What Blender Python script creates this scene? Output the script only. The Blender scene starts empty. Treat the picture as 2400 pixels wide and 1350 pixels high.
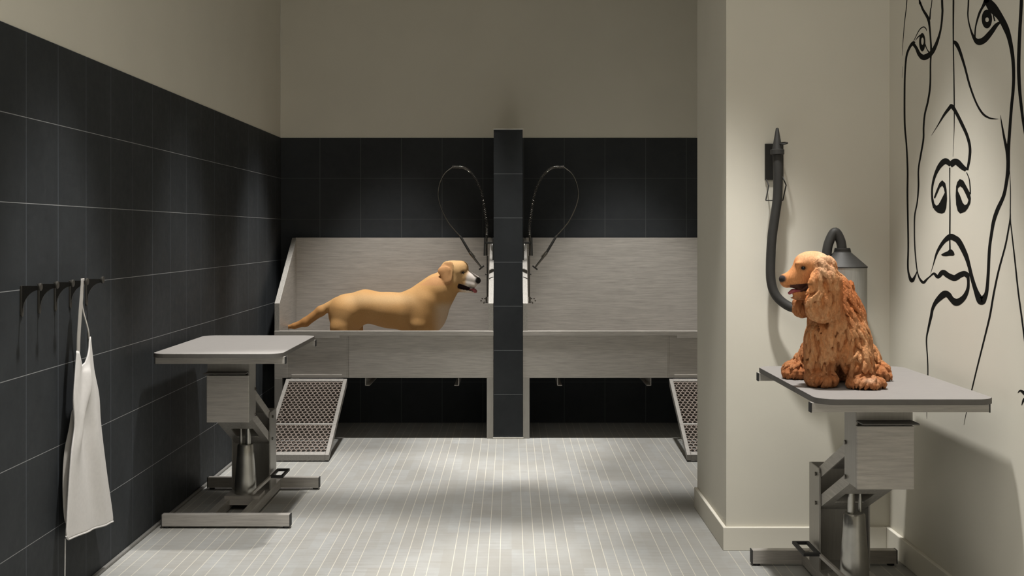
import bpy, bmesh, math, random
import numpy as np
from mathutils import Vector, Matrix
from mathutils.geometry import tessellate_polygon
random.seed(7); np.random.seed(7)
scene = bpy.context.scene
COL = scene.collection

# ---------------------------------------------------------------- camera
F, VX, VY, EYE = 2850.0, 1196.0, 547.0, 1.395      # focal length in pixels, vanishing point, eye height
cam_d = bpy.data.cameras.new('camera'); cam = bpy.data.objects.new('camera', cam_d); COL.objects.link(cam)
cam.location = (0, 0, EYE); cam.rotation_euler = (math.pi/2, 0, 0)
cam_d.sensor_width = 36; cam_d.sensor_fit = 'HORIZONTAL'; cam_d.lens = F/2400*36
cam_d.shift_x = (1200-VX)/2400; cam_d.shift_y = -(675-VY)/2400
cam_d.clip_start = .05
scene.camera = cam
# ---------------------------------------------------------------- world, exposure, lamps
w = bpy.data.worlds.new('world'); scene.world = w; w.use_nodes = True
w.node_tree.nodes['Background'].inputs[0].default_value = (.5, .48, .44, 1)
w.node_tree.nodes['Background'].inputs[1].default_value = .3
vs = scene.view_settings
vs.view_transform = 'Standard'; vs.look = 'None'; vs.gamma = 1; vs.exposure = 0.0; vs.use_curve_mapping = False
CEIL = 4.0
def spot(x, y, power, ang=46.5, blend=.42, rad=.08):
    l = bpy.data.lights.new('downlight', 'SPOT'); l.energy = power; l.spot_size = math.radians(ang)
    l.spot_blend = blend; l.shadow_soft_size = rad; l.color = (1, .975, .93)
    o = bpy.data.objects.new('downlight', l); COL.objects.link(o); o.location = (x, y, CEIL-.03)
    return o
PW = 600
for yy, p in ((8.04, 1.0), (6.27, .75), (4.50, 1.0), (2.73, .9), (.96, .9)):
    for xx in (-.83, .83):
        if not (xx > 0 and yy == 6.27): spot(xx, yy, PW*p)      # no lamp beside the stub wall
def area(x, y, z, sx, sy, power, rot=(0, 0, 0), col=(1, .965, .905)):
    l = bpy.data.lights.new('fill_light', 'AREA'); l.shape = 'RECTANGLE'; l.size = sx; l.size_y = sy; l.energy = power; l.color = col
    o = bpy.data.objects.new('fill_light', l); COL.objects.link(o); o.location = (x, y, z); o.rotation_euler = rot
    return o
area(0, 1.6, CEIL-.04, 2.4, 3.6, 48)  # unseen soft fill added above the camera to lift the upper walls

# ---------------------------------------------------------------- node materials
class NT:
    def __init__(s, name):
        s.m = bpy.data.materials.new(name); s.m.use_nodes = True; s.t = s.m.node_tree
        s.b = s.t.nodes['Principled BSDF']
    def n(s, typ, **kw):
        o = s.t.nodes.new(typ)
        for k, v in kw.items(): setattr(o, k, v)
        return o
    def l(s, a, b): s.t.links.new(a, b)
    def math(s, op, a, b=None, c=None):
        o = s.n('ShaderNodeMath', operation=op)
        for i, v in enumerate((a, b, c)):
            if v is None: continue
            if isinstance(v, (int, float)): o.inputs[i].default_value = v
            else: s.l(v, o.inputs[i])
        return o.outputs[0]
    def mix(s, f, a, b):
        o = s.n('ShaderNodeMix', data_type='RGBA')
        for i, v in ((0, f), (6, a), (7, b)):
            if isinstance(v, (int, float)): o.inputs[i].default_value = v
            elif isinstance(v, tuple): o.inputs[i].default_value = (*v, 1)
            else: s.l(v, o.inputs[i])
        return o.outputs[2]
    def pos(s):
        g = s.n('ShaderNodeNewGeometry'); x = s.n('ShaderNodeSeparateXYZ'); s.l(g.outputs['Position'], x.inputs[0])
        return g.outputs['Position'], x.outputs
    def noise(s, vec, scale, detail=4, mapscale=None, rough=.5):
        if mapscale:
            m = s.n('ShaderNodeMapping'); m.inputs['Scale'].default_value = mapscale; s.l(vec, m.inputs[0]); vec = m.outputs[0]
        o = s.n('ShaderNodeTexNoise'); o.inputs['Scale'].default_value = scale; o.inputs['Detail'].default_value = detail
        o.inputs['Roughness'].default_value = rough
        s.l(vec, o.inputs['Vector']); return o.outputs['Fac']
    def ramp(s, f, a, b, lo=0., hi=1.):
        o = s.n('ShaderNodeMapRange'); s.l(f, o.inputs[0]); o.inputs[1].default_value = a; o.inputs[2].default_value = b
        o.inputs[3].default_value = lo; o.inputs[4].default_value = hi; return o.outputs[0]
    def line(s, c, period, off, hw):
        a = s.math('MULTIPLY_ADD', c, 1/period, .5-off/period + 1000)
        a = s.math('FRACT', a); a = s.math('SUBTRACT', a, .5); a = s.math('ABSOLUTE', a)
        return s.math('LESS_THAN', a, hw/period)
    def bump(s, h, st, dist=.002):
        o = s.n('ShaderNodeBump'); o.inputs['Strength'].default_value = st; o.inputs['Distance'].default_value = dist
        s.l(h, o.inputs['Height']); s.l(o.outputs[0], s.b.inputs['Normal'])
    def set(s, col=None, rough=None, metal=None, spec=None):
        if col is not None:
            if isinstance(col, tuple): s.b.inputs['Base Color'].default_value = (*col, 1)
            else: s.l(col, s.b.inputs['Base Color'])
        if rough is not None:
            if isinstance(rough, (int, float)): s.b.inputs['Roughness'].default_value = rough
            else: s.l(rough, s.b.inputs['Roughness'])
        if metal is not None: s.b.inputs['Metallic'].default_value = metal
        if spec is not None: s.b.inputs['Specular IOR Level'].default_value = spec
        return s.m

def simple(name, col, rough=.5, metal=0., spec=.5, var=.08, sc=30):
    t = NT(name); p, _ = t.pos(); f = t.noise(p, sc, 3)
    f = t.ramp(f, .3, .7)
    c = t.mix(f, tuple(c*(1-var) for c in col), tuple(min(1, c*(1+var)) for c in col))
    return t.set(c, rough, metal, spec)
def paint(name, col):
    t = NT(name); p, _ = t.pos()
    c = t.mix(t.ramp(t.noise(p, 2.5, 3), .3, .7), tuple(c*.98 for c in col), tuple(c*1.02 for c in col))
    t.set(c, .75, 0, .3); t.bump(t.noise(p, 180, 2), .06, .001); return t.m
def tile(name, ax=None, off=0., gv=(.05, .055, .06), gh=(.3, .3, .3), ax2=None, off2=0.):
    t = NT(name); p, x = t.pos()
    n1 = t.ramp(t.noise(p, 2.2, 6, rough=.65), .3, .7); n2 = t.ramp(t.noise(p, 22, 5, rough=.7), .3, .75)
    base = t.mix(n1, (.023, .0255, .028), (.036, .0395, .043))
    base = t.mix(t.math('MULTIPLY', n2, .35), base, (.042, .046, .050))
    c = base
    if ax is not None:
        c = t.mix(t.line(x[ax], .3, off, .0020), c, gv)
    hl = t.line(x[2], .3, 0., .0013)
    c = t.mix(hl, c, gh)
    t.set(c, t.ramp(n2, 0, 1, .55, .70), 0, .12)
    t.bump(t.noise(p, 60, 4), .08, .002)
    return t.m
def steel(name, col=(.50, .475, .44), metal=.55, axis=0, rough=.42, amp=.24, freq=1.0):
    t = NT(name); p, _ = t.pos()
    ms = [110, 110, 110]; ms[axis] = 7
    if axis == 0: ms[1] = 8
    f = t.ramp(t.noise(p, freq, 6, tuple(ms), .7), .28, .72)
    g = t.ramp(t.noise(p, 3, 2, (1, 1, 2)), .3, .7)
    c = t.mix(f, tuple(v*(1-amp) for v in col), tuple(v*(1+amp) for v in col))
    c = t.mix(t.math('MULTIPLY', g, .25), c, tuple(v*.85 for v in col))
    t.set(c, rough, metal, .5)
    t.bump(f, .05, .001)
    return t.m
M = {}
M['paint'] = paint('wall paint', (.662, .635, .556))
M['ceil'] = paint('ceiling paint', (.62, .59, .52))
M['tile_left'] = tile('slate tile side', 1, 4.245, (.085, .095, .11), (.26, .265, .27))  # level joints painted paler than upright ones, for the light they catch
M['tile_back'] = tile('slate tile back', 0, .0975, (.075, .078, .08), (.075, .078, .08))
M['tile_pier'] = tile('slate tile pier', None, 0, gh=(.20, .21, .22))  # pale level joints again carry caught light in their colour
def floor_mat():
    t = NT('floor porcelain'); p, x = t.pos()
    # scored strips: five thin light lines in every 30 cm, none on the sixth
    l5 = t.line(x[0], .05, .006, .0015)
    l30 = t.line(x[0], .3, .006, .012)
    ln = t.math('MULTIPLY', l5, t.math('SUBTRACT', 1.0, l30))
    ly = t.line(x[1], .3, .0-.03, .0012)
    ly5 = t.line(x[1], .05, .0-.03, .0008)
    st = t.ramp(t.noise(p, 1, 6, (4, 55, 1), .7), .3, .7)
    pt = t.ramp(t.noise(p, 1, 3, (9, 5, 1), .6), .3, .7)
    # each strip has its own tone
    cell = t.n('ShaderNodeTexWhiteNoise', noise_dimensions='2D')
    fx = t.math('FLOOR', t.math('MULTIPLY_ADD', x[0], 10, -.06)); fy = t.math('FLOOR', t.math('MULTIPLY_ADD', x[1], 1/.3, .1))
    cb = t.n('ShaderNodeCombineXYZ'); t.l(fx, cb.inputs[0]); t.l(fy, cb.inputs[1]); t.l(cb.outputs[0], cell.inputs[0])
    c = t.mix(st, (.250, .245, .226), (.350, .350, .338))
    c = t.mix(t.math('MULTIPLY', pt, .45), c, (.375, .390, .395))
    c = t.mix(t.math('MULTIPLY', cell.outputs[0], .45), c, (.262, .248, .218))
    c = t.mix(t.math('MULTIPLY', ly5, .45), c, (.24, .23, .21))
    c = t.mix(t.math('MULTIPLY', ly, .6), c, (.24, .23, .215))
    c = t.mix(ln, c, (.49, .465, .40))
    t.set(c, t.ramp(st, 0, 1, .45, .6), 0, .2); t.bump(t.noise(p, 1, 4, (15, 120, 1)), .05, .001)
    return t.m
M['floor'] = floor_mat()
M['steel'] = steel('brushed steel', (.42, .395, .365), .30, 0, .45)
M['steel_v'] = steel('brushed steel upright', (.36, .345, .32), .5, 2, .38, .10)
M['steel_y'] = steel('brushed steel side', (.42, .40, .37), .40, 1, .42)
M['chrome'] = simple('polished cylinder steel', (.42, .41, .385), .28, .9, .5, .12, 14)
M['table_light'] = simple('pale tabletop laminate', (.38, .36, .345), .5, 0, .3, .02)
M['table_grey'] = simple('grey tabletop laminate', (.255, .240, .232), .55, 0, .3, .02)
M['edge'] = simple('grey edge band', (.12, .113, .105), .55, 0, .2, .05)
M['rubber'] = simple('black rubber', (.012, .012, .013), .6)
M['black'] = simple('matt black metal', (.022, .021, .019), .45, .3)
M['hook'] = simple('dark bronze hook', (.045, .042, .036), .5, .3)
M['gunmetal'] = simple('dark chrome', (.16, .15, .135), .22, .9)
M['shoe'] = simple('dull grey floor trim', (.17, .165, .155), .5)
M['hose'] = simple('charcoal hose', (.030, .029, .027), .6, 0, .35)
M['cap'] = simple('charcoal cone', (.030, .029, .027), .55, .1)
M['cloth'] = simple('white apron cloth', (.66, .64, .625), .85, 0, .2, .03, 60)
M['strap'] = simple('grey apron strap', (.38, .36, .335), .8, 0, .2, .03, 60)
M['ink'] = simple('mural black ink', (.006, .006, .0055), .8, 0, .1)
M['skirt'] = paint('skirting paint', (.70, .67, .59))
M['trim'] = simple('aluminium trim', (.60, .58, .54), .35, .2)
M['ramp_frame'] = steel('ramp frame steel', (.27, .255, .235), .3, 1, .5)
M['grate'] = steel('ramp grating', (.21, .17, .145), .2, 0, .5)
M['galv'] = steel('galvanised canister', (.42, .42, .405), .7, 2, .35, .14)

# ---------------------------------------------------------------- mesh builder
class MB:
    def __init__(s): s.v = []; s.f = []; s.mi = []
    def add(s, vs, fs, mi=0):
        k = len(s.v); s.v += [tuple(p) for p in vs]; s.f += [tuple(i+k for i in f) for f in fs]; s.mi += [mi]*len(fs); return s
    def box(s, x0, x1, y0, y1, z0, z1, mi=0):
        x0, x1 = sorted((x0, x1)); y0, y1 = sorted((y0, y1)); z0, z1 = sorted((z0, z1))
        return s.add([(x0,y0,z0),(x1,y0,z0),(x1,y1,z0),(x0,y1,z0),(x0,y0,z1),(x1,y0,z1),(x1,y1,z1),(x0,y1,z1)],
              [(0,3,2,1),(4,5,6,7),(0,1,5,4),(1,2,6,5),(2,3,7,6),(3,0,4,7)], mi)
    def prism(s, poly, d0, d1, axis=0, mi=0):
        """poly in the other two axes (in order), extruded along axis from d0 to d1"""
        n = len(poly)
        def P(a, d):
            l = list(a); l.insert(axis, d); return tuple(l)
        tris = tessellate_polygon([[Vector((a[0], a[1], 0)) for a in poly]])
        vs = [P(a, d0) for a in poly] + [P(a, d1) for a in poly]
        fs = [tuple(t) for t in tris] + [tuple(i+n for i in reversed(t)) for t in tris]
        fs += [(i, (i+1) % n, (i+1) % n + n, i+n) for i in range(n)]
        return s.add(vs, fs, mi)
    def bar(s, a, b, wd, ht, up=(0, 0, 1), mi=0):
        a = Vector(a); b = Vector(b); d = (b-a).normalized(); up = Vector(up)
        sd = d.cross(up).normalized()*wd/2; u = sd.cross(d).normalized()*ht/2
        vs = [p+q for p in (a, b) for q in (-sd-u, sd-u, sd+u, -sd+u)]
        return s.add(vs, [(0,1,2,3),(7,6,5,4),(0,4,5,1),(1,5,6,2),(2,6,7,3),(3,7,4,0)], mi)
    def tube(s, pts, r, n=12, mi=0, cap=True, flat=None):
        pts = [Vector(p) for p in pts]; m = len(pts)
        rs = r if isinstance(r, (list, tuple)) else [r]*m
        t0 = (pts[1]-pts[0]).normalized(); ref = Vector((0, 0, 1)) if abs(t0.z) < .9 else Vector((1, 0, 0))
        u = t0.cross(ref).normalized(); vs = []; fs = []
        for i, p in enumerate(pts):
            t = (pts[min(i+1, m-1)]-pts[max(i-1, 0)]).normalized()
            u = (u-t*u.dot(t)).normalized(); w_ = t.cross(u)
            for j in range(n):
                a = 2*math.pi*j/n; vs.append(p+(u*math.cos(a)+w_*math.sin(a))*rs[i])
        for i in range(m-1):
            for j in range(n):
                fs.append((i*n+j, i*n+(j+1) % n, (i+1)*n+(j+1) % n, (i+1)*n+j))
        if cap: fs += [tuple(range(n-1, -1, -1)), tuple(range((m-1)*n, m*n))]
        return s.add(vs, fs, mi)
    def lathe(s, c, prof, n=32, mi=0, axis='z'):
        vs = []; fs = []
        for r, h in prof:
            for j in range(n):
                a = 2*math.pi*j/n; q = (r*math.cos(a), r*math.sin(a), h)
                if axis == 'y': q = (q[0], q[2], q[1])
                if axis == 'x': q = (q[2], q[0], q[1])
                vs.append((c[0]+q[0], c[1]+q[1], c[2]+q[2]))
        for i in range(len(prof)-1):
            for j in range(n): fs.append((i*n+j, i*n+(j+1) % n, (i+1)*n+(j+1) % n, (i+1)*n+j))
        fs += [tuple(range(n-1, -1, -1)), tuple(range((len(prof)-1)*n, len(prof)*n))]
        return s.add(vs, fs, mi)
    def build(s, name, mats, parent=None, org=(0, 0, 0), bevel=0, smooth=False, mapx=None, seg=2):
        if not isinstance(mats, (list, tuple)): mats = [mats]
        vs = s.v if mapx is None else [(mapx(p[0]), p[1], p[2]) for p in s.v]
        me = bpy.data.meshes.new(name)
        me.from_pydata([(p[0]-org[0], p[1]-org[1], p[2]-org[2]) for p in vs], [], s.f)
        for m_ in mats: me.materials.append(m_)
        for p, mi in zip(me.polygons, s.mi): p.material_index = mi
        bm = bmesh.new(); bm.from_mesh(me); bmesh.ops.recalc_face_normals(bm, faces=bm.faces)
        if smooth:
            for f in bm.faces: f.smooth = True
            for e in bm.edges:
                if len(e.link_faces) == 2 and e.calc_face_angle(0) > math.radians(38): e.smooth = False
        bm.to_mesh(me); bm.free()
        o = bpy.data.objects.new(name, me); COL.objects.link(o)
        if parent is not None: o.parent = parent
        else: o.location = org
        if bevel:
            b = o.modifiers.new('bevel', 'BEVEL'); b.width = bevel; b.segments = seg; b.limit_method = 'ANGLE'
        return o
def tag(o, label=None, cat=None, group=None, kind=None):
    for k, v in (('label', label), ('category', cat), ('group', group), ('kind', kind)):
        if v: o[k] = v
    return o
def thing(name, org, label, cat, group=None):
    o = bpy.data.objects.new(name, None); COL.objects.link(o); o.location = org; o.empty_display_size = .1
    return tag(o, label, cat, group)
def W(px, py, Y): return ((px-VX)/F*Y, Y, EYE-(py-VY)/F*Y)
def cr(pts, n=8):
    """Catmull-Rom through tuples of any length"""
    P = [np.array(p, float) for p in pts]; P = [2*P[0]-P[1]] + P + [2*P[-1]-P[-2]]; out = []
    for i in range(1, len(P)-2):
        for k in range(n):
            t = k/n; a, b, c, d = P[i-1:i+3]
            out.append(.5*((2*b)+(-a+c)*t+(2*a-5*b+4*c-d)*t*t+(-a+3*b-3*c+d)*t**3))
    out.append(P[-2]); return out

# ---------------------------------------------------------------- the room
XL, XR, YB, YN = -1.690, 1.672, 8.96, -1.2
def st(o): return tag(o, kind='structure')
st(MB().box(XL-.1, XR+.1, YN-.1, YB+.1, -.1, 0).build('floor', M['floor']))
st(MB().box(XL-.1, XR+.1, YN-.1, YB+.1, CEIL, CEIL+.1).build('ceiling', M['ceil']))
st(MB().box(XL-.1, XL, YN, YB, 0, 2.1, 0).box(XL-.1, XL-.003, YN, YB, 2.1, CEIL, 1).build('wall_left', [M['tile_left'], M['paint']]))
st(MB().box(XL, XR, YB, YB+.1, 0, 2.1, 0).box(XL-.003, XR, YB+.003, YB+.1, 2.1, CEIL, 1).build('wall_back', [M['tile_back'], M['paint']]))
st(MB().box(XR, XR+.1, YN, YB, 0, CEIL).build('wall_right', M['paint']))
st(MB().box(XL, XR, YN-.1, YN, 0, CEIL).build('wall_front', M['paint']))
st(MB().box(.952, XR, 5.36, 6.19, 0, CEIL).build('wall_stub', M['paint']))
PX0, PX1, PY = -.113, .084, 8.26
st(MB().box(PX0, PX1, PY, YB, .0, 2.1).build('wall_pier', M['tile_pier']))
st(MB().box(PX0-.006, PX1+.006, PY-.012, PY, 0, .012).build('trim_1', M['trim']))
st(MB().box(PX0-.002, PX1+.002, PY-.002, YB, 2.1, 2.106).build('trim_2', M['trim']))
st(MB().box(XL, XL+.016, YN, YB, 0, .014).build('baseboard_left', M['shoe'], bevel=.004))
BH = .103
st(MB().prism([(.936, 6.19), (.936, 5.344), (1.654, 5.344), (1.654, 5.36), (.952, 5.36), (.952, 6.19)], 0, BH, 2).build('baseboard_stub', M['skirt'], bevel=.003))
st(MB().box(XR-.018, XR, YN, 5.36, 0, BH).build('baseboard_right', M['skirt'], bevel=.003))

# ---------------------------------------------------------------- wash tubs
def wash_tub(sx, xs, side, org):
    mp = lambda u: xs + sx*u
    t = thing('wash_tub', org, 'steel dog wash tub %s' % side, 'tub', 'steel wash tubs against the back wall')
    def B(mb, name, mat='steel', par=t, **k): return mb.build(name, M[mat], par, org, mapx=mp, **k)
    Y0, Y1 = 8.27, 8.94
    B(MB().box(.03, 1.46, Y1-.018, Y1, .40, 1.364), 'back_panel')
    for u0, u1 in ((0, .035), (1.455, 1.49)):
        poly = [(Y0, .40), (Y0, .92), (Y1, 1.364), (Y1, .40)]
        B(MB().prism(poly, u0, u1, 0), 'side_panel', 'steel_y', bevel=.002)
    B(MB().box(.0, .985, Y0-.004, Y0+.02, .412, .702), 'front_panel', bevel=.002)
    d = B(MB().box(.997, 1.40, Y0+.002, Y0+.02, .412, .702), 'door', bevel=.002)
    B(MB().box(1.045, 1.37, Y0-.012, Y0+.003, .682, .705), 'door_rail', par=d, bevel=.002)
    B(MB().box(1.03, 1.375, Y0-.005, Y0+.003, .412, .435), 'hinge', par=d, bevel=.002)
    B(MB().box(.985, .997, Y0+.001, Y0+.02, .412, .702), 'door_jamb')
    B(MB().box(1.40, 1.49, Y0-.003, Y0+.02, .412, .702), 'corner_panel', bevel=.002)
    B(MB().box(0, 1.49, Y0-.012, Y0+.03, .700, .732), 'rim', bevel=.003)
    B(MB().box(.035, 1.455, Y0+.02, Y1-.018, .425, .44), 'tub_floor')
    for u0, u1 in ((0, .046), (1.437, 1.49)):
        for y0 in (Y0-.004, Y1-.05):
            lg = B(MB().box(u0, u1, y0, y0+.045, 0.0, .412), 'leg', 'steel_v', bevel=.002)
    for u, s_ in ((.875, -1), (.238, 1)):
        B(MB().box(u-.002, u+.002, Y0+.03, Y1-.02, .355, .425).box(u, u+s_*.03, Y0+.03, Y1-.02, .355, .359), 'slide_rail')
    return t
wash_tub(-1, PX0-.001, 'left of the tiled pier, with the tan dog in it', (-.86, 8.6, 0))
wash_tub(1, PX1+.001, 'right of the tiled pier, standing empty', (.83, 8.6, 0))

def ramp(sx, xs, lab, org):
    mp = lambda u: xs + sx*u
    t = thing('access_ramp', org, lab, 'ramp', 'grated ramps up to the tub doors')
    Ya, za, Yb, zb = 7.43, .042, 8.262, .408
    zz = lambda y: za+(zb-za)*(y-Ya)/(Yb-Ya)
    for u0, u1 in ((.995, 1.02), (1.385, 1.41)):
        MB().prism([(Ya, 0.006), (Ya, za), (Yb, zb), (Yb, zb-.045)], u0, u1, 0).build('side_rail', M['ramp_frame'], t, org, mapx=mp, bevel=.002)
    MB().prism([(Ya-.0, .006), (Ya-.0, za), (Ya+.03, zz(Ya+.03)), (Ya+.03, .01)], 1.02, 1.385, 0).build('front_bar', M['ramp_frame'], t, org, mapx=mp, bevel=.002)
    MB().prism([(Yb-.03, zz(Yb-.03)-.04), (Yb-.03, zz(Yb-.03)), (Yb, zb), (Yb, zb-.04)], 1.02, 1.385, 0).build('top_bar', M['ramp_frame'], t, org, mapx=mp)
    ym = 7.745
    MB().prism([(ym-.008, zz(ym)-.03), (ym-.008, zz(ym-.008)+.001), (ym+.008, zz(ym+.008)+.001), (ym+.008, zz(ym)-.03)], 1.0, 1.405, 0).build('middle_bar', M['ramp_frame'], t, org, mapx=mp)
    for u0 in (1.0, 1.385): MB().box(u0, u0+.02, Ya+.01, Ya+.05, 0, .0061).build('rubber_foot', M['rubber'], t, org, mapx=mp)
    L = math.hypot(Yb-Ya, zb-za); dy, dz = (Yb-Ya)/L, (zb-za)/L
    def pt(u, s): return Vector((u, Ya+dy*s, za+dz*s-.008))
    up = (0, -dz, dy); sm = (ym-Ya)/dy
    for s0, s1 in ((.03, sm-.008), (sm+.008, L-.03)):
        g = MB(); px_, py_ = .0305, .0300
        r = 0; s = s0-.01
        while s < s1+.02:
            u = 1.02 + (px_/2 if r % 2 else 0) - px_
            while u < 1.40:
                c = (u, s); hx = px_/2; q = py_/3
                P = [(u, s-2*q), (u+hx, s-q), (u+hx, s+q), (u, s+2*q)]
                E = [(P[0], P[1]), (P[1], P[2]), (P[2], P[3])]
                for a, b in E:
                    m0, m1 = (a[0]+b[0])/2, (a[1]+b[1])/2
                    if 1.02 < m0 < 1.385 and s0 < m1 < s1:
                        g.bar(pt(*a), pt(*b), .0065, .010, up)
                u += px_
            s += py_; r += 1
        g.build('grating', M['grate'], t, org, mapx=mp)
    return t
ramp(-1, PX0, 'grated steel ramp behind the grooming table, up to the tub the tan dog is in', (-1.315, 7.85, 0))
ramp(1, PX1, 'grated steel ramp half hidden by the wall edge, up to the empty tub', (1.286, 7.85, 0))

# ---------------------------------------------------------------- hose sprayers on the pier
def sprayer(sx, xs, lab, org):
    CXP = 1191.0; S = F/8.55
    def Q(cx, cy, y=8.55):       # points read on the right-hand unit, mirrored for the left
        px = 1000+cx/3.5526; py = 360+cy/3.5526
        return Vector(((px-1191)/S - .0145, y, EYE-(py-VY)/S))
    mp = (lambda x: x) if sx > 0 else (lambda x: -.029-x)
    t = thing('hose_sprayer', org, lab, 'sprayer', 'spring hose sprayers beside the pier')
    def B(mb, name, mat='gunmetal', par=t, **k): return mb.build(name, M[mat], par, org, mapx=mp, **k)
    a, b = Q(858, 690), Q(858, 850)
    B(MB().tube([a, b], .0068, 14), 'faucet_body', smooth=True)
    B(MB().box(PX1, a.x+.014, 8.54, 8.57, Q(0, 752).z, Q(0, 735).z).box(PX1, PX1+.012, 8.50, 8.60, Q(0, 885).z, Q(0, 700).z), 'wall_bracket', 'black', bevel=.002)
    B(MB().lathe((PX1+.012, 8.545, Q(0, 780).z), [(.03, 0), (.03, .004), (.02, .009), (.004, .010)], 24, axis='x'), 'wall_flange', 'chrome', smooth=True)
    B(MB().prism([(Q(868, 0).x, Q(0, 700).z), (Q(880, 0).x, Q(0, 700).z), (Q(884, 0).x, Q(0, 850).z), (Q(868, 0).x, Q(0, 850).z)], 8.535, 8.565, 1), 'rear_guard', 'black')
    # supply pipe with valve knobs
    B(MB().tube([Q(849, 850, 8.50), Q(849, 1190, 8.50)], .0035, 8).tube([Q(857, 850, 8.50), Q(855, 1190, 8.50)], .0018, 8), 'supply_pipe', smooth=True)
    kb = B(MB().tube([Q(838, 1230, 8.50), Q(880, 1230, 8.50)], .0055, 10).tube([Q(858, 1190, 8.50), Q(858, 1240, 8.5)], .007, 10), 'valve', smooth=True)
    for kx, ky in ((893, 1205), (903, 1222), (880, 1240), (872, 1205)):
        c = Q(kx, ky, 8.50); B(MB().lathe((c.x, c.y, c.z), [(.001, -.005), (.005, -.003), (.005, .003), (.001, .005)], 10), 'knob', par=kb, smooth=True)
    c = Q(866, 1003, 8.50); B(MB().tube([c-Vector((.01, 0, 0)), c+Vector((.003, 0, 0))], .005, 10), 'hose_clip', 'black')
    # spring part
    sp = [Q(855, 690), Q(855, 600), Q(872, 480), Q(895, 350), Q(930, 250), Q(985, 165), Q(1050, 118), Q(1140, 112)]
    P = [Vector(q) for q in cr(sp, 14)]
    B(MB().tube(P, .0030, 8), 'inner_hose', 'gunmetal', smooth=True)
    n = 62; tot = len(P)-1; hl = []
    for i in range(n*10+1):
        f = i/(n*10)*tot; k = min(int(f), tot-1); q = P[k].lerp(P[k+1], f-k); tn = (P[k+1]-P[k]).normalized()
        u = tn.cross(Vector((0, 1, 0))).normalized(); v = Vector((0, 1, 0)); an = 2*math.pi*i/10
        hl.append(q+u*math.cos(an)*.0105+v*math.sin(an)*.0105)
    B(MB().tube(hl, .0014, 5), 'spring', 'gunmetal', smooth=True)
    hs = [Q(1140, 112), Q(1205, 165), Q(1248, 250), Q(1262, 350), Q(1238, 450), Q(1185, 560), Q(1130, 630), Q(1075, 690)]
    B(MB().tube([Vector(q) for q in cr(hs, 10)], .0042, 10), 'hose', 'gunmetal', smooth=True)
    a, b, c_, d = Q(1080, 685), Q(1000, 820), Q(960, 875), Q(905, 945)
    hd = B(MB().tube([a, a.lerp(b, .05), b], [.0055, .0085, .0095], 14), 'handle', 'black', smooth=True)
    B(MB().tube([b, b.lerp(c_, .15), c_, d], [.0095, .012, .008, .0065], 14).bar(b+Vector((.0, -.004, .012)), c_+Vector((-.006, -.004, .014)), .006, .006), 'trigger', 'gunmetal', hd, smooth=True)
    dr = (d-c_).normalized(); e0 = d; e1 = d+dr*.011
    hh = B(MB().tube([e0, e1], .023, 24), 'spray_head', 'black', bevel=.001)
    return t
sprayer(1, PX1, 'dark spring hose sprayer looping right of the tiled pier', (PX1+.04, 8.55, 1.1))
sprayer(-1, PX0, 'dark spring hose sprayer looping left of the tiled pier, above the tan dog', (PX0-.04, 8.55, 1.1))

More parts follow.
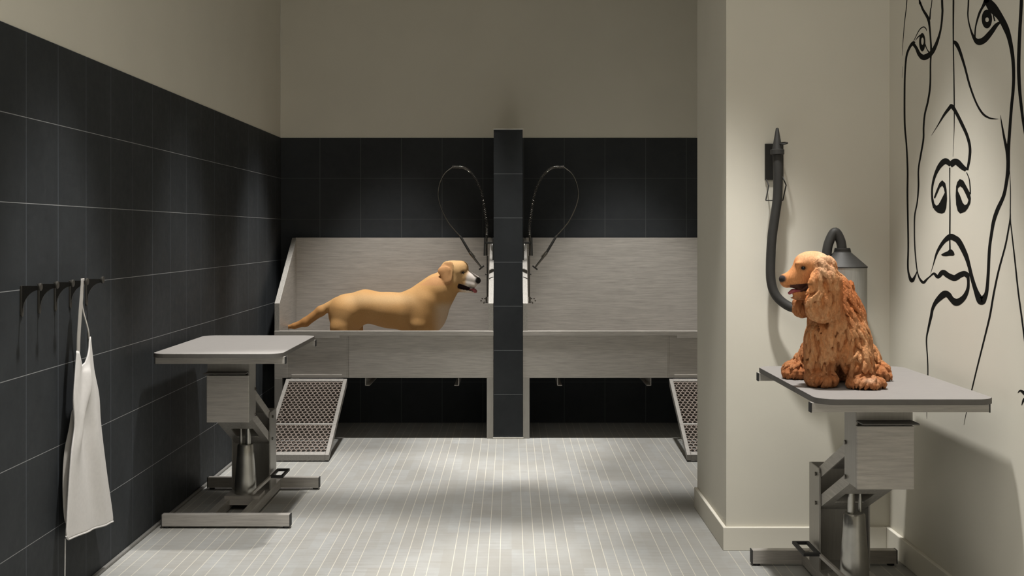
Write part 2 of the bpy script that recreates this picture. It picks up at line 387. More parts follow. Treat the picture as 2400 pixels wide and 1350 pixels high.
# ---------------------------------------------------------------- grooming tables (measured on the right one)
def rrect(x0, x1, y0, y1, r, n=8):
    out = []
    for cx_, cy_, a0 in ((x1-r, y1-r, 0), (x0+r, y1-r, 90), (x0+r, y0+r, 180), (x1-r, y0+r, 270)):
        for k in range(n+1):
            a = math.radians(a0+90*k/n); out.append((cx_+r*math.cos(a), cy_+r*math.sin(a)))
    return out
def grooming_table(mirror, cx0, dy, topmat, lab):
    mp = (lambda x: x) if not mirror else (lambda x: cx0-(x-1.318))
    org = (cx0 if mirror else 1.318, 4.66+dy, 0)
    t = thing('grooming_table', org, lab, 'grooming table', 'hydraulic grooming tables')
    def B(mb, name, mat='steel', par=t, **k):
        mb.v = [(p[0], p[1]+dy, p[2]) for p in mb.v]
        return mb.build(name, M[mat] if isinstance(mat, str) else mat, par, org, mapx=mp, **k)
    tp = B(MB().prism(rrect(1.020, 1.617, 4.03, 5.04, .07), .8262, .845, 2), 'tabletop', topmat)
    mb = MB(); ring = rrect(1.0185, 1.6185, 4.0285, 5.0415, .071); inn = rrect(1.024, 1.613, 4.034, 5.036, .066)
    n = len(ring); vs = [(a, b, z) for z in (.826, .8435) for a, b in ring] + [(a, b, z) for z in (.8255, .8439) for a, b in inn]
    fs = [(i, (i+1) % n, (i+1) % n+n, i+n) for i in range(n)] + [(i, (i+1) % n, (i+1) % n+2*n, i+2*n) for i in range(n)]
    mb.add(vs, fs); B(mb, 'edge_band', 'edge', tp, smooth=True)
    for y0 in (4.085, 4.955):
        bb = B(MB().box(1.012, 1.610, y0, y0+.03, .794, .826), 'crossbar', bevel=.001)
        for x0 in (1.009, 1.609): B(MB().box(x0, x0+.004, y0-.001, y0+.031, .793, .8255), 'end_cap', 'rubber', bb)
    B(MB().box(1.235, 1.265, 4.115, 4.955, .796, .826), 'top_rail'); B(MB().box(1.38, 1.41, 4.115, 4.955, .796, .826), 'top_rail')
    # upper bracket
    XA, XB = 1.222, 1.423
    B(MB().box(XA, XA+.006, 4.302, 4.446, .495, .796).box(XB-.006, XB, 4.302, 4.446, .495, .796).box(XA+.001, XB-.001, 4.297, 4.303, .735, .796)
      .box(XA+.006, XB-.006, 4.36, 4.366, .62, .796), 'upper_bracket', 'steel_v')
    B(MB().box(XA, XB, 4.285, 4.302, .492, .716), 'control_box', 'steel', bevel=.002)
    B(MB().box(XA+.003, XB+.0, 4.226, 4.31, .728, .733), 'ledge', 'edge')  # dark edge colour reused to paint the shade on the ledge
    # parallel arms
    def arm(z0, z1, ya, yb, name, hole):
        mb = MB(); h = .024
        for x0, x1 in ((XA+.008, XA+.013), (XB-.013, XB-.008)):
            mb.prism([(ya, z0-h), (yb, z1-h), (yb, z1+h), (ya, z0+h)], x0, x1, 0)
        sl = (z1-z0)/(yb-ya); zb_ = lambda y: z0+(y-ya)*sl-h+.002
        def plate(x0, x1, y0, y1, o):
            mb.prism([(y0, zb_(y0)-.002+o), (y1, zb_(y1)-.002+o), (y1, zb_(y1)+.002+o), (y0, zb_(y0)+.002+o)], x0, x1, 0)
        if hole:
            plate(XA+.013, XB-.013, ya, 4.735, 0); plate(XA+.013, XB-.013, 4.575, yb, 0)
            plate(XA+.013, 1.262, 4.735, 4.575, 0); plate(1.376, XB-.013, 4.735, 4.575, 0)
        else: plate(XA+.013, XB-.013, ya, yb, .044)
        B(mb, name, 'steel_y')
    arm(.435, .625, 4.858, 4.415, 'arm', False); arm(.318, .508, 4.858, 4.415, 'arm', True)
    # column
    cham = [(4.81, .062), (4.81, .445), (4.818, .462), (4.97, .462), (4.97, .062)]
    B(MB().prism(cham, XA, XA+.006, 0).prism(cham, XB-.006, XB, 0).box(XA+.006, XB-.006, 4.964, 4.97, .062, .462).box(XA, XB, 4.81, 4.97, .058, .062), 'column', 'steel_v')
    for y, z in ((4.425, .635), (4.425, .51), (4.854, .435), (4.854, .32)):
        for xa in (XA-.007, XB+.001):
            B(MB().lathe((xa, y, z), [(.008, 0), (.008, .006)], 8, axis='x'), 'bolt', 'gunmetal')
    # lift cylinder
    B(MB().box(1.235, 1.410, 4.59, 4.73, .03, .075), 'cylinder_mount')
    B(MB().lathe((1.318, 4.66, 0), [(.054, .075), (.056, .09), (.052, .16), (.043, .27), (.041, .318), (.036, .325)], 40), 'lift_cylinder', 'chrome', smooth=True)
    B(MB().lathe((1.306, 4.66, 0), [(.014, .32), (.014, .43)], 20).lathe((1.345, 4.675, 0), [(.007, .32), (.007, .42)], 12), 'piston', 'chrome', smooth=True)
    # base
    for y0 in (4.225, 5.097):
        bb = B(MB().box(1.016, 1.620, y0, y0+.04, .010, .066), 'base_bar', bevel=.001)
        for x0, x1 in ((1.0125, 1.0165), (1.6195, 1.6235)):
            B(MB().box(x0, x1, y0-.0005, y0+.0405, .0095, .0665), 'end_cap', 'rubber', bb)
        for x in (1.036, 1.600):
            B(MB().lathe((x, y0+.02, 0), [(.015, .0), (.015, .0103)], 16), 'foot', 'rubber', bb)
    for x0 in (XA, XB-.04):
        B(MB().box(x0, x0+.04, 4.265, 5.097, .010, .060), 'base_rail', 'steel_y', bevel=.001)
    p = B(MB().box(1.142, 1.210, 4.736, 4.756, .136, .149).box(1.142, 1.210, 4.915, 4.93, .136, .149).box(1.142, 1.156, 4.756, 4.915, .136, .149).box(1.197, 1.210, 4.756, 4.915, .136, .149), 'pedal', 'rubber', bevel=.002)
    B(MB().bar((1.207, 4.745, .141), (1.262, 4.56, .095), .010, .014), 'pedal_rod', 'steel', p)
    return t
grooming_table(False, 1.318, 0, M['table_grey'], 'grey-topped grooming table by the mural wall, with the curly dog sitting on it')
grooming_table(True, -1.345, 1.52, M['table_light'], 'grooming table with a bare pale top beside the dark tiled wall')

# ---------------------------------------------------------------- wall hooks and apron
HY = [4.199, 4.355, 4.510, 4.663, 4.841]
words = ['nearest the camera, first of the row', 'second of the row from the camera', 'third of the row, middle one', 'the one holding the apron strap', 'far end of the row past the apron']
for y, wd in zip(HY, words):
    org = (XL, y, 1.17); zt = 1.214
    t = thing('wall_hook', org, 'dark wall hook on the tiles, %s' % wd, 'hook', 'row of dark hooks on the left wall')
    MB().prism([(y-.010, 1.114), (y-.004, 1.107), (y+.004, 1.107), (y+.010, 1.114), (y+.010, 1.214), (y-.010, 1.214)], XL, XL+.006, 0).build('wall_plate', M['hook'], t, org, bevel=.001)
    poly = [(XL+.005, zt)]
    poly += [(XL+.064, zt), (XL+.064, zt-.014)]
    for k in range(1, 9):
        a = k/8*math.pi/2; poly.append((XL+.005+.059*(1-math.sin(a))+.001, zt-.014-.080*(1-math.cos(a))))
    MB().prism(poly, y-.003, y+.003, 1).build('gusset', M['black'], t, org)
    MB().lathe((XL+.062, y, zt-.004), [(.012, 0), (.014, .003), (.014, .007), (.012, .009)], 20, axis='x').build('disc', M['hook'], t, org, smooth=True)

def Wx(px, py, X): 
    Y = X*F/(px-VX); return Vector((X, Y, EYE-(py-VY)/F*Y))
def apron():
    org = (XL+.04, 4.7, .95)
    t = thing('apron', org, 'white cloth apron hanging folded from the fourth wall hook', 'apron')
    AX = -1.635
    Ltab = cr([(0, 180, 822), (.12, 175.5, 880), (.25, 172, 938), (.4, 174, 1000), (.55, 167, 1060), (.75, 161, 1140), (.94, 155.5, 1240), (1, 155.5, 1266)], 8)
    Rtab = cr([(0, 211.5, 789), (.12, 219, 862), (.25, 231, 925), (.4, 235, 985), (.55, 241, 1040), (.75, 250, 1112), (.94, 262.5, 1200), (1, 264, 1222)], 8)
    def ev(tab, v):
        tt = [a[0] for a in tab]; return np.interp(v, tt, [a[1] for a in tab]), np.interp(v, tt, [a[2] for a in tab])
    neck = [(0, 180, 822), (.10, 184, 824), (.22, 187, 842), (.42, 193, 859), (.6, 199, 850), (.8, 206, 815), (.93, 209, 790), (1, 211.5, 789)]
    nu, nv = 48, 70; vs = []; fs = []
    for j in range(nv+1):
        v = j/nv; lx, ly = ev(Ltab, v); rx, ry = ev(Rtab, v)
        for i in range(nu+1):
            u = i/nu; x = lx+(rx-lx)*u; y = ly+(ry-ly)*u
            if v < .12:
                nx = np.interp(u, [a[0] for a in neck], [a[1] for a in neck]); ny = np.interp(u, [a[0] for a in neck], [a[2] for a in neck])
                l2, m2 = ev(Ltab, .12); r2, n2 = ev(Rtab, .12); k = v/.12
                x = nx+(l2+(r2-l2)*u-nx)*k; y = ny+(m2+(n2-m2)*u-ny)*k
            if v > .93:                                   # rounded lower left corner
                if u < .06: y -= 10*(1-u/.06)**2*((v-.93)/.07)
            p = Wx(x, y, AX)
            e = math.sin(math.pi*u)**.7
            # a long fold from the right shoulder to the lower left, a deep one in the lower middle
            c1 = .70-.35*min(v/.35, 1); f1 = math.exp(-((u-c1)/.13)**2)*math.exp(-((v-.22)/.16)**2)
            f2 = math.exp(-((u-(.42+.25*v))/.16)**2)*(1/(1+math.exp(-(v-.30)*14)))*(1-.55*v)
            f3 = math.exp(-((u-.80)/.12)**2)*(1/(1+math.exp(-(v-.35)*10)))
            f4 = math.exp(-((u-.20)/.10)**2)*math.exp(-((v-.45)/.14)**2)
            dx = e*(.030*f1-.034*f2+.020*f3+.014*f4+.004*math.sin(9*u+3*v))
            p.x += dx
            vs.append(p)
    for j in range(nv):
        for i in range(nu):
            a = j*(nu+1)+i; fs.append((a, a+1, a+nu+2, a+nu+1))
    o = MB().add(vs, fs).build('bib', M['cloth'], t, org, smooth=True)
    for p in o.data.polygons: p.use_smooth = True
    s = o.modifiers.new('thick', 'SOLIDIFY'); s.thickness = .005; s.offset = 0
    # hem roll along the bottom and the edges
    hem = [Wx(*ev(Rtab, 1), AX)]
    hem = [Vector(vs[nv*(nu+1)+i]) for i in range(nu+1)]
    MB().tube(hem, .0045, 8).build('hem', M['cloth'], t, org, smooth=True)
    # side turned back towards the wall
    vs2 = []; fs2 = []; m = 40
    for j in range(m+1):
        v = .30+.62*j/m; lx, ly = ev(Ltab, v); p = Wx(lx, ly, AX)
        wv = .030*math.sin(math.pi*j/m)**.5
        for k in range(9):
            q = k/8; vs2.append(p+Vector((-wv*q*1.2, wv*1.2*math.sin(q*2.2), 0)))
    for j in range(m):
        for k in range(8):
            a = j*9+k; fs2.append((a, a+1, a+10, a+9))
    o2 = MB().add(vs2, fs2).build('side_fold', M['strap'], t, org, smooth=True)
    s = o2.modifiers.new('thick', 'SOLIDIFY'); s.thickness = .003
    def ribbon(pts, wd, name):
        P = [Vector(p) for p in cr(pts, 8)]; vs = []; fs = []
        for i, p in enumerate(P):
            vs += [p+Vector((.0015, -wd/2, 0)), p+Vector((.0015, wd/2, 0)), p+Vector((-.0015, wd/2, 0)), p+Vector((-.0015, -wd/2, 0))]
        for i in range(len(P)-1):
            for k in range(4): a = i*4; fs.append((a+k, a+(k+1) % 4, a+4+(k+1) % 4, a+4+k))
        fs += [(3, 2, 1, 0), tuple(len(vs)-4+k for k in range(4))]
        return MB().add(vs, fs).build(name, M['strap'], t, org, smooth=True)
    y4 = HY[3]; z4 = 1.2165
    ribbon([(XL+.048, y4+.004, z4+.004), (XL+.053, y4-.008, z4+.003), (XL+.054, y4-.016, z4-.03), tuple(Wx(188, 735, AX)), tuple(Wx(184.5, 790, AX)), tuple(Wx(183.5, 826, AX))], .030, 'neck_strap')
    ribbon([(XL+.048, y4+.004, z4+.004), (XL+.046, y4+.010, z4-.02), (XL+.042, y4+.018, z4-.10), tuple(Wx(206, 770, AX)), tuple(Wx(209, 794, AX))], .010, 'neck_strap')
    a = Wx(153, 1262, AX-.01)
    MB().tube([a, a+Vector((0, -.004, -.12)), (a.x, a.y-.006, .03)], .0022, 6).build('tie_string', M['cloth'], t, org)
apron()

# ---------------------------------------------------------------- dryer on the stub wall
def dryer():
    YW = 5.36; org = (1.43, YW, 1.1)
    t = thing('wall_dryer', org, 'wall mounted pet dryer, steel canister with charcoal hose, behind the curly dog', 'dryer')
    def B(mb, name, mat, par=t, **k): return mb.build(name, M[mat], par, org, **k)
    YC = 5.235; xc = (1974.3-VX)/F*YC; zz = lambda py: EYE-(py-VY)/F*YC
    zt, zb = zz(626), zz(763); r = .103
    B(MB().lathe((xc, YC, 0), [(.09, zb-.002), (r, zb), (r, zt)], 48), 'canister', 'galv', smooth=True)
    B(MB().box(xc-.03, xc+.03, YC+.09, YW, zb+.03, zt-.03), 'mounting_plate', 'black')
    hs = B(MB().lathe((xc, YC, 0), [(r+.002, zt-.002), (r+.002, zt+.003), (.036, zt+.064), (.036, zt+.07), (.033, zt+.07), (.033, zt+.082)], 48), 'cone', 'cap', smooth=True)
    B(MB().lathe((xc, YC, 0), [(.035, zt+.058), (.035, zt+.0765), (.025, zt+.0765)], 32), 'collar', 'black', hs, smooth=True)
    def q(cx, cy, Y): return W(1720+cx/2.597, 280+cy/2.597, Y)
    pts = [(264, 205, 5.275), (268, 330, 5.275), (266, 470, 5.28), (250, 590, 5.285), (232, 720, 5.29), (224, 860, 5.295), (226, 980, 5.295), (250, 1060, 5.29), (300, 1115, 5.28), (370, 1148, 5.265),
           (450, 1130, 5.25), (520, 1060, 5.24), (556, 950, 5.235), (563, 850, 5.235), (575, 760, 5.235), (614, 686, 5.235), (648, 735, 5.235), (659, 800, 5.235), (661, 830, 5.235)]
    P = cr([q(*p) for p in pts], 10)
    B(MB().tube([Vector(p) for p in P], .0205, 20), 'hose', 'hose', smooth=True)
    a = Vector(q(264, 205, 5.275)); 
    nz = B(MB().lathe((a.x, a.y, 0), [(.022, q(0, 215, 5.275)[2]), (.030, q(0, 212, 5.275)[2]), (.030, q(0, 184, 5.275)[2]), (.0215, q(0, 180, 5.275)[2]), (.0065, q(0, 56, 5.275)[2]), (.004, q(0, 51, 5.275)[2])], 32), 'nozzle', 'hose', smooth=True)
    x0, z1 = W(1792, 337, YW)[0], W(0, 337, YW)[2]; x1, z0 = W(1835, 0, YW)[0], W(0, 421.7, YW)[2]
    br = B(MB().box(x0, x1, YW-.012, YW, z0, z1), 'hose_holder', 'black', bevel=.002)
    # wire cradle below the plate and the clip at the nozzle
    wpts = [q(198, 366, YW-.01), q(212, 402, YW-.04), q(194, 493, YW-.055), q(298, 493, YW-.055), q(318, 400, YW-.04), q(297, 350, YW-.01)]
    mb = MB()
    for i in range(5): mb.tube([wpts[i], wpts[i+1]], .0028, 8)
    B(mb, 'wire_cradle', 'black', br, smooth=True)
    h = [q(262, 146, YW-.09), q(300, 150, YW-.11), q(326, 143, YW-.10), q(300, 141, YW-.05), q(262, 150, YW-.01)]
    mb = MB(); H = [Vector(p) for p in cr(h, 5)]; mb.tube(H, .0035, 8); B(mb, 'clip', 'black', br, smooth=True)
dryer()

# ---------------------------------------------------------------- line mural on the right wall
def mural():
    org = (XR, 4.4, 1.6); K = 6.75
    mb = MB(); lay = [0]
    def wall(c, off):
        px = 2080+c[0]/K; py = c[1]/K; Y = (XR-off)*F/(px-VX); return (XR-off, Y, EYE-(py-VY)/F*Y)
    def off(): lay[0] += 1; return .0003+.00001*lay[0]
    def stroke(pts, closed=False):
        o = off()
        if pts[0][1] <= -60:                        # the lines run on up the wall
            k = (pts[0][0]-pts[1][0])/(pts[0][1]-pts[1][1]); pts = [(pts[0][0]-1400*k*.6, pts[0][1]-1400, pts[0][2])]+list(pts)
        P = cr(pts, 8); vs = []; L = []; R = []
        for i, p in enumerate(P):
            d = P[min(i+1, len(P)-1)][:2]-P[max(i-1, 0)][:2]; ln = math.hypot(*d) or 1; nx, ny = -d[1]/ln, d[0]/ln
            w_ = max(p[2], 1.5)/2
            L.append((p[0]+nx*w_, p[1]+ny*w_)); R.append((p[0]-nx*w_, p[1]-ny*w_))
        n = len(P); vs = [wall(c, o) for c in L]+[wall(c, o) for c in R]
        vs += [(XR, v[1], v[2]) for v in vs]
        fs = [(i, i+1, n+i+1, n+i) for i in range(n-1)]
        fs += [(i, 2*n+i, 2*n+i+1, i+1) for i in range(n-1)] + [(n+i, n+i+1, 3*n+i+1, 3*n+i) for i in range(n-1)]
        mb.add(vs, fs)
    def blob(loops):
        o = off(); tri = tessellate_polygon([[Vector((a, b, 0)) for a, b in lp] for lp in loops])
        flat = [c for lp in loops for c in lp]; mb.add([wall(c, o) for c in flat], [tuple(t) for t in tri])
    def ell(cx, cy, rx, ry, n=24): return [(cx+rx*math.cos(2*math.pi*k/n), cy+ry*math.sin(2*math.pi*k/n)) for k in range(n)]
    o7 = 2497.5; o8 = 3645
    stroke([(312, -60, 14), (270, 350, 12), (242, 700, 8), (232, 880, 3)])
    stroke([(236, 1050, 3), (230, 1230, 3)])
    stroke([(500, -60, 26), (515, 30, 28), (560, 150, 35), (640, 290, 44), (665, 420, 30), (680, 600, 26), (690, 800, 30), (680, 1000, 24), (675, 1350, 28), (640, 1600, 30), (592, 1800, 28), (572, 2000, 28), (568, 2200, 28), (530, 2430, 28), (490, 2680, 24), (490, 2950, 26), (470, 3200, 22), (432, 3400, 22), (426, 3640, 20), (432, 3900, 20), (452, 4150, 20), (475, 4310, 18), (510, 4410, 28), (567, 4468, 44), (620, 4420, 30), (670, 4375, 22), (735, 4328, 36), (798, 4380, 56), (875, 4307, 78), (960, 4360, 85), (1060, 4398, 95), (1150, 4350, 90), (1222, 4330, 85), (1290, 4380, 80)])
    stroke([(708, -60, 12), (682, 150, 18), (668, 310, 24)])
    stroke([(862, -60, 34), (868, 200, 32), (840, 470, 30), (770, 700, 50), (690, 840, 72), (580, 908, 90), (505, 860, 62), (455, 760, 46), (412, 700, 50)])
    stroke([(430, 690, 50), (405, 680, 52), (350, 750, 38), (302, 880, 32), (280, 1100, 26), (270, 1400, 28), (272, 1950, 28), (300, 2300, 26), (318, 2700, 28), (316, 3100, 28), (328, 3850, 26), (322, 4195, 28), (338, 4340, 32), (385, 4442, 58), (440, 4360, 26), (468, 4290, 14)])
    stroke([(415, 645, 8), (500, 480, 14), (565, 427, 18), (605, 450, 14), (622, 495, 4)])
    stroke([(440, 640, 5), (490, 580, 18), (548, 540, 24)])
    blob([ell(550, 668, 50, 146), ell(553, 652, 20, 58)]); 
    stroke([(590, 690, 16), (620, 770, 14), (660, 835, 20)])
    stroke([(1043, -60, 28), (1040, 600, 20), (1050, 1200, 18), (1056, 1700, 18), (1052, 2100, 9), (1035, 2480, 4)])
    stroke([(1045, 650, 30), (1085, 690, 60), (1140, 800, 48), (1220, 1050, 34), (1300, 1350, 30), (1400, 1620, 28), (1500, 1790, 32), (1600, 1862, 28), (1690, 1880, 14), (1755, 1882, 3)])
    stroke([(1282, -60, 24), (1272, 250, 20), (1310, 450, 24), (1370, 600, 50), (1440, 662, 100), (1530, 630, 95), (1630, 520, 80), (1720, 400, 60), (1785, 350, 30)])
    stroke([(1380, 600, 24), (1395, 420, 22), (1450, 220, 34), (1510, 100, 40), (1560, 20, 80)])
    stroke([(1540, -80, 70), (1570, -10, 95), (1660, 120, 150), (1780, 270, 105), (1870, 440, 95), (1930, 620, 70), (1980, 900, 56), (1995, 1200, 48), (1985, 1450, 48), (1960, 1700, 45), (1930, 2100, 46), (1910, 2400, 56), (1905, 2690, 58), (1870, 2950, 50), (1830, 3117, 54), (1740, 3317, 62), (1680, 3497, 56), (1645, 3697, 48), (1612, 3945, 46), (1592, 4345, 48), (1568, 4610, 56), (1530, 4710, 90), (1490, 4758, 130), (1450, 4720, 110), (1395, 4590, 72), (1335, 4395, 58), (1288, 4200, 56), (1232, 4025, 75), (1130, 3825, 88), (1055, 3765, 92), (990, 3748, 95), (900, 3812, 62), (820, 3925, 46), (770, 4030, 32), (725, 4185, 14), (680, 4330, 3)])
    stroke([(1785, 1820, 3), (1812, 1990, 24), (1850, 2200, 36), (1892, 2400, 50), (1905, 2560, 50)])
    stroke([(2120, -60, 50), (2092, 500, 52), (2075, 1000, 55), (2085, 1350, 52), (2112, 1650, 45), (2150, 1950, 40), (2200, 2250, 35), (2260, 2500, 30)])
    stroke([(695, 2142, 2), (800, 1975, 16), (900, 1810, 36), (1008, 1672, 56)])
    stroke([(985, 1668, 30), (1020, 1682, 60), (1090, 1790, 50), (1180, 1970, 50), (1260, 2150, 46), (1303, 2330, 42), (1297, 2500, 42), (1262, 2690, 34)])
    stroke([(1245, 2690, 60), (1180, 2640, 80), (1080, 2557, 98), (990, 2612, 92)])
    stroke([(1000, 2610, 60), (920, 2548, 92), (840, 2607, 75), (770, 2727, 50), (722, 2877, 36), (704, 3017, 30), (712, 3177, 34), (745, 3290, 50)])
    blob([[(a, b+o7) for a, b in [(698, 640), (715, 740), (740, 820), (790, 865), (860, 882), (905, 860), (930, 790), (942, 650), (935, 500), (915, 400), (865, 352), (820, 400), (770, 520), (735, 620), (738, 640), (755, 638), (790, 560), (830, 470), (865, 440), (890, 480), (905, 550), (870, 620), (830, 700), (800, 745), (770, 755), (742, 720), (725, 640)]]])
    blob([[(a, b+o7) for a, b in [(1078, 600), (1085, 450), (1105, 380), (1145, 332), (1200, 360), (1250, 450), (1302, 550), (1320, 640), (1310, 720), (1270, 800), (1230, 850), (1150, 880), (1110, 840), (1085, 740)]],
          [(a, b+o7) for a, b in [(1115, 480), (1150, 448), (1190, 480), (1240, 580), (1280, 670), (1260, 730), (1225, 748), (1190, 710), (1150, 600), (1112, 520)]]])
    stroke([(1250, 2727, 12), (1290, 2827, 14), (1305, 2947, 18), (1310, 3070, 20)])
    stroke([(985, 2650, 18), (985, 3000, 14), (988, 3300, 20), (985, 3720, 22)])
    stroke([(985, 3780, 20), (988, 3955, 24)])
    blob([[(a, b+o8) for a, b in [(845, 382), (900, 350), (950, 330), (985, 295), (1020, 305), (1050, 340), (1062, 380), (1040, 400), (980, 400), (920, 408), (870, 402)]]])
    stroke([(1265, 4330, 60), (1278, 4450, 42), (1270, 4570, 50), (1225, 4680, 72), (1160, 4750, 95), (1085, 4782, 112), (1010, 4730, 82), (965, 4670, 90), (905, 4650, 105), (830, 4708, 90), (755, 4795, 62), (710, 4895, 45), (690, 5000, 42), (648, 5187, 32), (616, 5380, 22), (634, 5700, 18), (637, 5954, 17), (621, 6500, 8), (621, 6628, 2)])
    stroke([(1940, 3300, 10), (1940, 3450, 20), (1910, 3647, 24), (1860, 3900, 26), (1755, 4290, 28), (1680, 4645, 30), (1620, 4990, 30), (1542, 5316, 26), (1415, 5825, 22), (1334, 6163, 18), (1239, 6561, 8), (1207, 6723, 2)])
    stroke([(1932, 2700, 6), (1944, 3000, 12), (1944, 3450, 14), (1965, 3680, 18), (2012, 4095, 22), (2065, 4595, 24), (2119, 4995, 26), (2160, 5312, 26), (2220, 5800, 26)])
    stroke([(2060, 6215, 6), (2100, 6180, 30), (2150, 6210, 45), (2220, 6290, 50)]); stroke([(2120, 6410, 6), (2160, 6320, 40), (2230, 6280, 40)])
    blob([ell(1572, 300, 82, 150), ell(1575, 312, 28, 38)])
    stroke([(1668, 220, 8), (1680, 270, 18), (1697, 335, 18)])
    o = mb.build('wall_mural', M['ink'], None, org)
    tag(o, 'large black line drawing of a face painted on the right wall', 'mural')
mural()

# ---------------------------------------------------------------- smooth body sculpting (distance fields)
class Field:
    def __init__(s, lo, hi, h):
        s.lo = np.array(lo, np.float32); s.h = h
        s.n = np.ceil((np.array(hi)-lo)/h).astype(int)+1
        s.ax = [s.lo[i]+np.arange(s.n[i], dtype=np.float32)*h for i in range(3)]
        s.F = np.full(s.n, .5, np.float32)
    def sub(s, lo, hi):
        i0 = np.maximum(0, np.floor((np.array(lo)-s.lo)/s.h).astype(int)); i1 = np.minimum(s.n, np.ceil((np.array(hi)-s.lo)/s.h).astype(int)+1)
        if np.any(i1 <= i0): return None
        sl = tuple(slice(a, b) for a, b in zip(i0, i1))
        return sl, s.ax[0][i0[0]:i1[0], None, None], s.ax[1][None, i0[1]:i1[1], None], s.ax[2][None, None, i0[2]:i1[2]]
    def comb(s, sl, d, k, cut):
        a = s.F[sl]
        if cut: a = -a
        h = np.maximum(k-np.abs(a-d), 0)/k; r = np.minimum(a, d)-h*h*k*.25
        s.F[sl] = -r if cut else r
    def cone(s, a, b, r0, r1, k=.02, flat=None, cut=False):
        a = np.array(a, np.float32); b = np.array(b, np.float32); R = max(r0, r1)+k+3*s.h
        g = s.sub(np.minimum(a, b)-R, np.maximum(a, b)+R)
        if g is None: return
        sl, X, Y, Z = g; ab = b-a; L2 = max(float(ab@ab), 1e-9)
        px, py, pz = X-a[0], Y-a[1], Z-a[2]
        t = np.clip((px*ab[0]+py*ab[1]+pz*ab[2])/L2, 0, 1)
        qx, qy, qz = px-t*ab[0], py-t*ab[1], pz-t*ab[2]
        sc = 1
        if flat is not None:
            n, f = flat; n = np.array(n, float); n = n/np.linalg.norm(n); dt = (qx*n[0]+qy*n[1]+qz*n[2])*(1/f-1)
            qx, qy, qz = qx+n[0]*dt, qy+n[1]*dt, qz+n[2]*dt; sc = min(1, f)**.5
        d = (np.sqrt(qx*qx+qy*qy+qz*qz)-(r0+(r1-r0)*t))*sc
        s.comb(sl, d.astype(np.float32), k, cut)
    def ell(s, c, r, k=.02, rot=None, cut=False):
        c = np.array(c, np.float32); R = max(r)+k+3*s.h; g = s.sub(c-R, c+R)
        if g is None: return
        sl, X, Y, Z = g; px, py, pz = np.broadcast_arrays(X-c[0], Y-c[1], Z-c[2])
        if rot is not None:
            m = np.array(rot.to_3x3().transposed())
            px, py, pz = [m[i][0]*px+m[i][1]*py+m[i][2]*pz for i in range(3)]
        k0 = np.sqrt((px/r[0])**2+(py/r[1])**2+(pz/r[2])**2); k1 = np.sqrt((px/r[0]**2)**2+(py/r[1]**2)**2+(pz/r[2]**2)**2)
        d = k0*(k0-1)/np.maximum(k1, 1e-6)
        s.comb(sl, d.astype(np.float32), k, cut)
    def mesh(s):
        F_ = s.F; n = np.array(F_.shape)
        ins = F_ < 0
        cn = n-1; cells = np.zeros(cn, bool); cnt = np.zeros(cn, np.float32); acc = np.zeros((*cn, 3), np.float32)
        quads = []
        for ax in range(3):
            a = [slice(None)]*3; b = [slice(None)]*3; a[ax] = slice(0, -1); b[ax] = slice(1, None)
            f0, f1 = F_[tuple(a)], F_[tuple(b)]; ch = (f0 < 0) != (f1 < 0)
            idx = np.argwhere(ch)
            v0 = f0[ch]; v1 = f1[ch]; t = v0/(v0-v1)
            p = idx.astype(np.float32); p[:, ax] += t
            o1, o2 = [(1, 2), (2, 0), (0, 1)][ax]
            corners = []
            ok = np.ones(len(idx), bool)
            for d1, d2 in ((-1, -1), (0, -1), (0, 0), (-1, 0)):
                c = idx.copy(); c[:, o1] += d1; c[:, o2] += d2
                ok &= (c[:, o1] >= 0) & (c[:, o2] >= 0) & (c[:, o1] < cn[o1]) & (c[:, o2] < cn[o2]); corners.append(c)
            flip = v0 > 0
            for c in corners:
                cc = c[ok]; np.add.at(acc, (cc[:, 0], cc[:, 1], cc[:, 2]), p[ok]); np.add.at(cnt, (cc[:, 0], cc[:, 1], cc[:, 2]), 1)
            q = np.stack([np.ravel_multi_index(c[ok].T, cn) for c in corners], 1); fl = flip[ok]; q[fl] = q[fl][:, ::-1]
            quads.append(q)
        act = np.flatnonzero(cnt.ravel() > 0); mp = np.full(cnt.size, -1, np.int64); mp[act] = np.arange(len(act))
        V = acc.reshape(-1, 3)[act]/cnt.ravel()[act][:, None]*s.h+s.lo
        Q = mp[np.concatenate(quads)]
        return V, Q
def field_obj(name, V, Q, mat, parent, org, col=None, relax=1):
    me = bpy.data.meshes.new(name)
    for _ in range(relax):
        A = np.zeros_like(V); C = np.zeros(len(V))
        for i in range(4):
            a, b = Q[:, i], Q[:, (i+1) % 4]; np.add.at(A, a, V[b]); np.add.at(C, a, 1)
        V = V*.5+A/np.maximum(C, 1)[:, None]*.5
    P = (V-np.array(org)).astype(np.float32)
    me.vertices.add(len(P)); me.vertices.foreach_set('co', P.ravel())
    me.loops.add(Q.size); me.loops.foreach_set('vertex_index', Q.ravel().astype(np.int32))
    me.polygons.add(len(Q)); me.polygons.foreach_set('loop_start', np.arange(0, Q.size, 4, dtype=np.int32)); me.polygons.foreach_set('loop_total', np.full(len(Q), 4, np.int32))
    me.update(calc_edges=True); me.validate()
    me.polygons.foreach_set('use_smooth', np.ones(len(me.polygons), bool))
    if col is not None:
        c = col(V); a = me.color_attributes.new('coat', 'FLOAT_COLOR', 'POINT')
        if c.shape[1] == 3: c = np.concatenate([c, np.ones((len(c), 1))], 1)
        a.data.foreach_set('color', c.astype(np.float32).ravel())
    me.materials.append(mat); o = bpy.data.objects.new(name, me); COL.objects.link(o); o.parent = parent
    return o
